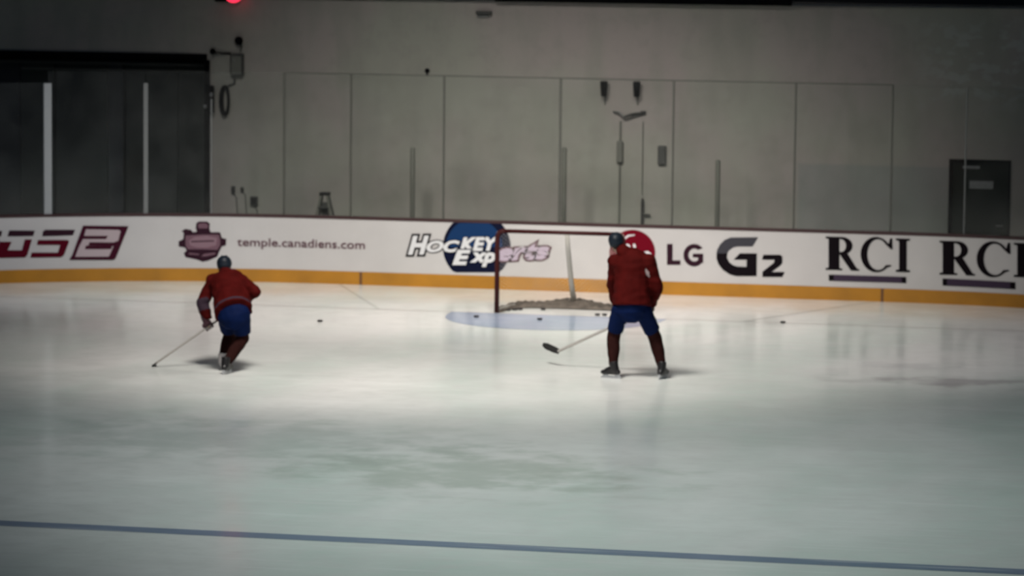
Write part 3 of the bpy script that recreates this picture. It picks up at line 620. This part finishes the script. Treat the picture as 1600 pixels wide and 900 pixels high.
# small black clip on the glass rim
t = thing('glass_sensor', 'small round black fitting on the top edge of the glass', 'fitting', (-2.867, YB+.06, 3.33))
bm = bmesh.new(); bmesh.ops.create_uvsphere(bm, u_segments=12, v_segments=8, radius=.042, matrix=Matrix.Translation((-2.867, YB+.06, 3.40))); ob('ball', bm, M['black'], t, True)
ob('clip', boxm((-2.867, YB+.061, 3.355), (.03, .04, .034)), M['darkmetal'], t)
# scoreboard and red lamp hanging above the wall edge
t = thing('scoreboard', 'black scoreboard whose lower edge shows at the photo top centre', 'scoreboard', (0, YW-.08, 4.43))
ob('cabinet', boxm((0, YW-.145, 5.125), (4.92, .02, 1.40), bev=.006), M['black'], t)
ob('face_panel', boxm((0, YW-.158, 5.13), (4.7, .012, 1.2)), M['black'], t)
for sx in (-1, 1): ob('hanger', boxm((sx*1.8, YW+.45, 5.2), (.08, 1.15, .08)), M['darkmetal'], t)
t = thing('red_lamp', 'glowing red lamp at the very top left above the grey wall', 'lamp', (-6.97, YW-.1, 4.35))
bm = bmesh.new(); bmesh.ops.create_uvsphere(bm, u_segments=16, v_segments=10, radius=.15, matrix=Matrix.Translation((-6.92, YW-.15, 4.47)) @ Matrix.Diagonal((1, .8, .9, 1)))
ob('lens', bm, M['redlamp'], t, True); ob('housing', boxm((-7.06, YW-.05, 4.50), (.42, .14, .30), bev=.02), M['black'], t)

# ------------------------------------------------------------------ players
M['skin'] = mat('skin', (.42, .24, .17), .6); M['hair'] = mat('hair_dark', (.02, .013, .01), .8)
M['jersey'] = mat('jersey_red', (.056, .004, .0035), .8, noise_amt=.25, noise_scale=9, spec=.04, bump=.3, bump_scale=12)
M['stripe'] = mat('jersey_stripe', (.040, .026, .038), .8, spec=.04)
M['pants'] = mat('pants_blue', (.003, .009, .045), .7, noise_amt=.2, noise_scale=8, spec=.04)
M['sock'] = mat('sock_dark_red', (.022, .007, .006), .85, noise_amt=.3, noise_scale=12, spec=.04)
M['boot'] = mat('skate_black', (.006, .005, .006), .45)
M['boot_pale'] = mat('skate_pale', (.30, .28, .28), .45)
M['holder'] = mat('blade_holder', (.45, .46, .48), .4)
M['steel'] = mat('steel', (.6, .6, .62), .3, .8)
M['glove'] = mat('glove_dark', (.035, .006, .014), .7)
M['helmet'] = mat('helmet_navy', (.007, .012, .020), .5, spec=.25)
M['shaft'] = mat('stick_grey', (.34, .32, .30), .5)
M['tape'] = mat('stick_tape', (.010, .009, .009), .7)
M['patchw'] = mat('patch_white', (.30, .24, .24), .7)

def limb(bm, p0, p1, r0, r1, side=None, flat=1.0, cap0=True, cap1=True, n=14, mid=None):
    """tapered limb; side = axis kept at full radius, flat scales the other; mid bulges the middle"""
    p0, p1 = Vector(p0), Vector(p1); d = (p1-p0); L = d.length; d = d/L
    if side is not None:
        x = Vector(side); x = (x-d*x.dot(d)).normalized(); y = d.cross(x)
    else: x, y = frame(d)
    st = []
    if cap0: st += [(-r0*math.cos(a), r0*math.sin(a)) for a in (.25, .7, 1.15)]
    for t_ in (0, .25, .5, .75, 1):
        r = r0+(r1-r0)*t_
        if mid: r += mid*math.sin(math.pi*t_)
        st.append((L*t_, r))
    if cap1: st += [(L+r1*math.cos(a), r1*math.sin(a)) for a in (1.15, .7, .25)]
    fl = flat
    rg = [[bm.verts.new(p0+d*h+x*math.cos(k*2*math.pi/n)*r+y*math.sin(k*2*math.pi/n)*r*fl) for k in range(n)] for h, r in st]
    for a, b in zip(rg, rg[1:]):
        for k in range(n): bm.faces.new((a[k], a[(k+1) % n], b[(k+1) % n], b[k]))
    bm.faces.new(rg[0][::-1]); bm.faces.new(rg[-1])
def blob(bm, c, s, rot=None):
    mtx = Matrix.Translation(c) @ (rot.to_4x4() if rot else Matrix()) @ Matrix.Diagonal((*s, 1))
    bmesh.ops.create_uvsphere(bm, u_segments=18, v_segments=12, radius=1, matrix=mtx)
def fuse(name, bm, mats, parent, voxel=.012, smooth=4, wrinkle=0):
    me = bpy.data.meshes.new('tmp'); bmesh.ops.recalc_face_normals(bm, faces=bm.faces); bm.to_mesh(me); bm.free()
    o = bpy.data.objects.new('tmp', me); COL.objects.link(o)
    r = o.modifiers.new('r', 'REMESH'); r.mode = 'VOXEL'; r.voxel_size = voxel
    s = o.modifiers.new('s', 'SMOOTH'); s.factor = .5; s.iterations = smooth
    bpy.context.view_layer.update()
    res = bpy.data.meshes.new_from_object(o.evaluated_get(bpy.context.evaluated_depsgraph_get()))
    bpy.data.objects.remove(o); bpy.data.meshes.remove(me)
    if wrinkle:
        for v in res.vertices:
            q = v.co; v.co = q + v.normal*wrinkle*noise.noise(Vector((q.x*7, q.y*7, q.z*14)))
    res.materials.clear()
    return ob(name, res, mats, parent, True)
def recolor(o, idx, test):
    for p in o.data.polygons:
        if test(p.center): p.material_index = idx

def skate(par, ankle, direction, tilt=0, boot='boot', heel_up=0):
    """boot, white holder and steel runner; the runner's underside sits on the ice"""
    a = Vector(ankle); d = Vector((direction[0], direction[1], 0)).normalized(); side = Vector((-d.y, d.x, 0))
    z0 = a.z-.13
    B = a+Vector((0, 0, -.045)); heel = B-d*.075; toe = B+d*.16
    bm = bmesh.new()
    limb(bm, a+Vector((0, 0, .09)), a-Vector((0, 0, .02))-d*.02, .058, .056, cap0=False)
    limb(bm, heel+d*.02, toe-d*.02-Vector((0, 0, .010)), .044, .038, side=side, flat=.85)
    limb(bm, a+Vector((0, 0, .0))+d*.0, toe-d*.05, .050, .036, side=side)
    bt = fuse('skate', bm, M[boot], par, .009, 3)
    bm = bmesh.new(); rot = Matrix((d, side, Vector((0, 0, 1)))).transposed()
    zz = z0
    for s_ in (-.055, .105): box(bm, Vector((a.x, a.y, zz+.045))+d*s_, (.06, .022, .05), rot, bev=.004)
    box(bm, Vector((a.x, a.y, zz+.024))+d*.03, (.27, .012, .018), rot, bev=.003)
    ob('blade_holder', bm, M['holder'], bt).matrix_parent_inverse = Matrix()
    bm = bmesh.new(); box(bm, Vector((a.x, a.y, zz+.009))+d*.035, (.29, .004, .018), rot)
    ob('runner', bm, M['steel'], bt).matrix_parent_inverse = Matrix()

def glove(par, hand, axis, back, elbow):
    """hand wrapped round a shaft: axis = shaft direction, back = direction the knuckles face"""
    h = Vector(hand); ax = Vector(axis).normalized(); bk = Vector(back); bk = (bk-ax*bk.dot(ax)).normalized(); tr = ax.cross(bk)
    wr = h+bk*.045+(Vector(elbow)-h).normalized()*.07
    bm = bmesh.new()
    limb(bm, h+bk*.040-ax*.035, h+bk*.040+ax*.035, .036, .034)                       # palm
    limb(bm, h+bk*.045, wr, .042, .045)                                              # wrist
    limb(bm, wr, wr+(Vector(elbow)-wr).normalized()*.10, .052, .066, cap1=False)     # flared cuff
    gl = fuse('glove', bm, M['glove'], par, .009, 3)
    lens = (.85, 1.0, .95, .75)
    for i in range(4):
        off = ax*(-.042+.028*i); k = lens[i]
        pts = [h+off+bk*.050+tr*.015, h+off+bk*.030+tr*.042*k, h+off-bk*.006+tr*.046*k, h+off-bk*.034+tr*.020*k, h+off-bk*.036-tr*.008*k]
        o = ob('finger', tubem(pts, [.0135, .0145, .0135, .0125, .010], 8), M['glove'], gl, True); o.matrix_parent_inverse = Matrix()
    pts = [h-ax*.050+bk*.035-tr*.02, h-ax*.052+bk*.0-tr*.036, h-ax*.048-bk*.030-tr*.012, h-ax*.042-bk*.034+tr*.012]
    o = ob('thumb', tubem(pts, [.015, .0155, .014, .011], 8), M['glove'], gl, True); o.matrix_parent_inverse = Matrix()

def head_set(par, c, look, upv=(0, 0, 1)):
    """returns shapes for the body mesh; adds hair, eyes, helmet"""
    c = Vector(c); f = Vector(look).normalized(); u = Vector(upv); u = (u-f*u.dot(f)).normalized(); s = f.cross(u)
    R = Matrix((s, f, u)).transposed()
    def P(x, y, z): return c+R@Vector((x, y, z))
    def add(bm):
        blob(bm, P(0, -.008, .018), (.074, .094, .098), R); blob(bm, P(0, .022, -.045), (.056, .062, .070), R)
        blob(bm, P(0, .064, -.088), (.026, .022, .020), R)                                   # chin
        limb(bm, P(0, .082, .015), P(0, .110, -.022), .010, .014)                            # nose
        for q in (-1, 1):
            blob(bm, P(q*.077, -.004, -.008), (.010, .020, .032), R)                         # ear
            blob(bm, P(q*.038, .060, -.035), (.022, .020, .020), R)                          # cheek
            blob(bm, P(q*.030, .082, .024), (.024, .010, .008), R)                           # brow
        blob(bm, P(0, .086, -.052), (.024, .010, .006), R); blob(bm, P(0, .084, -.064), (.020, .010, .007), R)   # lips
    def extras():
        for q in (-1, 1):
            bm = bmesh.new(); blob(bm, P(q*.029, .081, .006), (.012, .008, .009), R); ob('eye', bm, M['black'], par, True)
        bm = bmesh.new(); blob(bm, P(0, -.032, .006), (.079, .078, .086), R); blob(bm, P(0, -.060, -.045), (.058, .036, .040), R)
        fuse('hair', bm, M['hair'], par, .01, 2)
        bm = bmesh.new(); blob(bm, P(0, -.006, .042), (.100, .124, .102), R)
        blob(bm, P(0, -.045, .005), (.094, .080, .080), R)
        for v in bm.verts:                                                                   # cut the shell at the brow and neck
            l = R.transposed()@(v.co-c)
            if l.y > .03 and l.z < .035: v.co += R@Vector((0, 0, .035-l.z))
            if l.z < -.050: v.co += R@Vector((0, 0, -.050-l.z))
        h = fuse('helmet', bm, M['helmet'], par, .009, 2)
        bm = bmesh.new()
        for q in (-1, 1): box(bm, P(q*.030, -.01, .133), (.018, .10, .012), R, bev=.003)
        box(bm, P(0, .118, .045), (.13, .03, .012), R, bev=.004)
        ob('helmet_ridge', bm, M['black'], h).matrix_parent_inverse = Matrix()
        bm = bmesh.new()
        for q in (-1, 1): tube(bm, [P(q*.086, .01, .0), P(q*.070, .045, -.06), P(q*.02, .065, -.105)], .004, 5)
        tube(bm, [P(-.02, .065, -.105), P(.02, .065, -.105)], .004, 5)
        ob('chin_strap', bm, M['black'], h).matrix_parent_inverse = Matrix()
    return add, extras

def player(name, label, J, look, upv, feet, sleeves, girth=1.0, hem=0.0, stripe=False, thigh=1.0):
    root = thing(name, label, 'person', ((J['ankL'][0]+J['ankR'][0])/2, (J['ankL'][1]+J['ankR'][1])/2, 0))
    V = {k: Vector(v) for k, v in J.items()}
    across = (V['shR']-V['shL']).normalized()
    pel = (V['hipL']+V['hipR'])/2; sh = (V['shL']+V['shR'])/2; spine = (sh-pel).normalized()
    add, extras = head_set(root, J['head'], look, upv)
    bm = bmesh.new(); add(bm)
    limb(bm, V['neck'], V['head']+Vector((0, 0, -.04)), .062, .056)
    limb(bm, pel, pel+spine*.22, .130, .130, side=across, flat=.66); limb(bm, pel+spine*.18, sh-spine*.04, .140, .175, side=across, flat=.66)
    limb(bm, V['shL'], V['shR'], .065, .065)
    for s_ in 'LR':
        limb(bm, V['sh'+s_], V['el'+s_], .056, .046); limb(bm, V['el'+s_], V['ha'+s_], .046, .024)
        limb(bm, V['hip'+s_], V['kn'+s_], .080, .062); limb(bm, V['kn'+s_], V['ank'+s_], .056, .040, mid=.008)
        blob(bm, V['ha'+s_], (.018, .018, .018))
    fuse('body', bm, M['skin'], root, .013, 3)
    extras()
    # jersey over shoulder pads
    bm = bmesh.new(); G = girth
    for s_, q in (('L', -1), ('R', 1)):
        blob(bm, V['sh'+s_]+spine*(-.015), (.098, .098, .090)); limb(bm, V['sh'+s_], V['el'+s_], .090, .082)
        limb(bm, V['el'+s_], V['el'+s_]+(V['ha'+s_]-V['el'+s_])*.72, .084, .068, cap1=False)
    limb(bm, V['shL'], V['shR'], .098, .098)
    low = pel-spine*(.02+hem)
    limb(bm, low-spine*.02, pel+spine*.25, .262*G, .236*G, side=across, flat=.80, cap0=False)
    limb(bm, pel+spine*.22, sh-spine*.06, .222*G, .245*G, side=across, flat=.68)
    limb(bm, sh-spine*.05, V['neck'], .16, .098, side=across, flat=.85)
    limb(bm, V['neck'], V['neck']+(V['head']-V['neck'])*.32, .100, .088)
    je = fuse('jersey', bm, [M['jersey'], M['stripe'], M['patchw']], root, .013, 5, wrinkle=.016)
    if not stripe: recolor(je, 2, lambda c: ((c.x-2.60-(1.36-c.z)*.35)/.022)**2+((c.z-1.365)/.055)**2 < 1 and c.y < -6.95)
    if stripe:
        recolor(je, 1, lambda c: 0 < (c-low).dot(spine) < .045 and (c-pel-across*across.dot(c-pel)).length < .3 and abs(across.dot(c-pel)) < .27)
        e, hnd = V['elL'], V['haL']; dd = (hnd-e).normalized()
        recolor(je, 1, lambda c: -.06 < (c-e).dot(dd) < .10 and ((c-e)-dd*(c-e).dot(dd)).length < .105)
    # pants
    bm = bmesh.new()
    limb(bm, pel+spine*.10, pel-Vector((0, 0, .06*(thigh > .95))), .205*G, .215*G, side=across, flat=.78)
    for s_ in 'LR':
        e = V['hip'+s_]+(V['kn'+s_]-V['hip'+s_])*.80
        limb(bm, V['hip'+s_]+(e-V['hip'+s_])*.15, e, .126*G*thigh, .116*G*thigh, cap1=False)
    fuse('pants', bm, M['pants'], root, .012, 3, wrinkle=.008)
    # socks over shin pads
    for s_ in 'LR':
        bm = bmesh.new(); k_, a_ = V['kn'+s_], V['ank'+s_]
        th = (V['hip'+s_]-k_).normalized()
        limb(bm, k_+th*.16, k_, .088, .086); limb(bm, k_, a_+(k_-a_).normalized()*.06, .086, .060, mid=.008)
        fuse('sock', bm, M['sock'], root, .011, 3, wrinkle=.006)
    for s_, (d, bt) in zip('LR', feet): skate(root, J['ank'+s_], d, boot=bt)
    for s_ in 'LR': glove(root, J['ha'+s_], J['axis'], J['back'+s_], J['el'+s_])
    return root
def stick(label, top, heel, toe, loc_z=0):
    t = thing('hockey_stick', label, 'stick', tuple(heel))
    top, heel, toe = Vector(top), Vector(heel), Vector(toe)
    d = (heel-top).normalized(); bdir = (toe-heel).normalized(); nrm = d.cross(bdir).normalized()
    perp = nrm.cross(d)
    rot = Matrix((perp, nrm, d)).transposed(); L = (heel-top).length
    ob('shaft', boxm((top+heel)/2, (.034, .026, L), rot, bev=.005), M['shaft'], t)
    ob('grip_tape', boxm(top+d*.09, (.034, .026, .20), rot, bev=.006), M['tape'], t)
    bm = bmesh.new(); rows = []
    upb = (-d-bdir*(-d).dot(bdir)).normalized(); n = 8; Lb = (toe-heel).length
    for i in range(n+1):
        s_ = i/n; c = heel+bdir*(Lb*s_-.02)+nrm*(.035*s_*s_); hgt = .042*(1-.25*(s_ > .85))*(.65+.35*min(1, s_*3+.3))
        if i == n: hgt *= .7
        rows.append([bm.verts.new(c+upb*a*hgt+nrm*b*.006) for a, b in ((-1, -1), (-1, 1), (1, 1), (1, -1))])
    for a, b in zip(rows, rows[1:]):
        for k in range(4): bm.faces.new((a[k], a[(k+1) % 4], b[(k+1) % 4], b[k]))
    bm.faces.new(rows[0]); bm.faces.new(rows[-1][::-1])
    ob('blade', bm, M['tape'], t)
    return t

# standing skater, seen from behind, stick across to the left
topR, heelR, toeR = (2.60, -6.58, .88), (1.234, -6.0, .198), (.955, -5.82, .270)
axR = Vector(heelR)-Vector(topR)
hl = Vector(topR)+axR*.33
JR = dict(head=(2.150, -6.83, 1.715), neck=(2.29, -6.92, 1.60), shL=(2.15, -6.88, 1.49), shR=(2.60, -6.95, 1.505), elL=(2.09, -6.72, 1.17), elR=(2.70, -6.93, 1.17),
          haL=tuple(hl), haR=tuple(Vector(topR)+axR.normalized()*.07), hipL=(2.26, -7.02, .93), hipR=(2.52, -7.0, .93), knL=(2.135, -6.86, .52), knR=(2.66, -6.78, .52),
          ankL=(2.17, -7.02, .13), ankR=(2.775, -6.87, .13), axis=tuple(axR), backL=(.2, -.3, 1), backR=(.5, -.5, 1))
player('person', 'person standing with back turned, dark red jersey, blue hockey pants, legs apart', JR, (-.25, .95, -.15), (-.12, 0, 1), [((-1, .25), 'boot'), ((.25, 1), 'boot')], None, girth=1.0, hem=-.05, thigh=.90)
stick('hockey stick of the standing skater, dark curved blade held off the ice', topR, heelR, toeR)
# crouching skater striding away, leaning left
topL, heelL, toeL = (-2.74, -7.26, .80), (-3.77, -7.60, .037), (-3.86, -7.38, .037)
axL = Vector(heelL)-Vector(topL)
hlL = Vector(topL)+axL*.36
JL = dict(head=(-2.985, -7.10, 1.285), neck=(-2.93, -7.22, 1.19), shL=(-3.08, -7.28, 1.115), shR=(-2.70, -7.30, 1.125), elL=(-3.19, -7.38, .84), elR=(-2.44, -7.55, 1.02),
          haL=tuple(hlL), haR=tuple(Vector(topL)+axL.normalized()*.07), hipL=(-2.77, -7.76, .80), hipR=(-2.55, -7.80, .80), knL=(-2.80, -7.46, .44), knR=(-2.57, -7.66, .42),
          ankL=(-2.835, -7.66, .13), ankR=(-2.68, -8.02, .13), axis=tuple(axL), backL=(-.3, -.2, 1), backR=(.3, .3, 1))
player('person', 'person skating bent forward with back turned, red jersey, bright blue hockey pants', JL, (-.25, 1, -.35), (-.1, .3, 1), [((-.35, 1), 'boot_pale'), ((.15, 1), 'boot')], None, girth=.98, hem=.0, stripe=True)
stick('hockey stick of the crouching skater, small dark blade on the ice', topL, heelL, toeL)
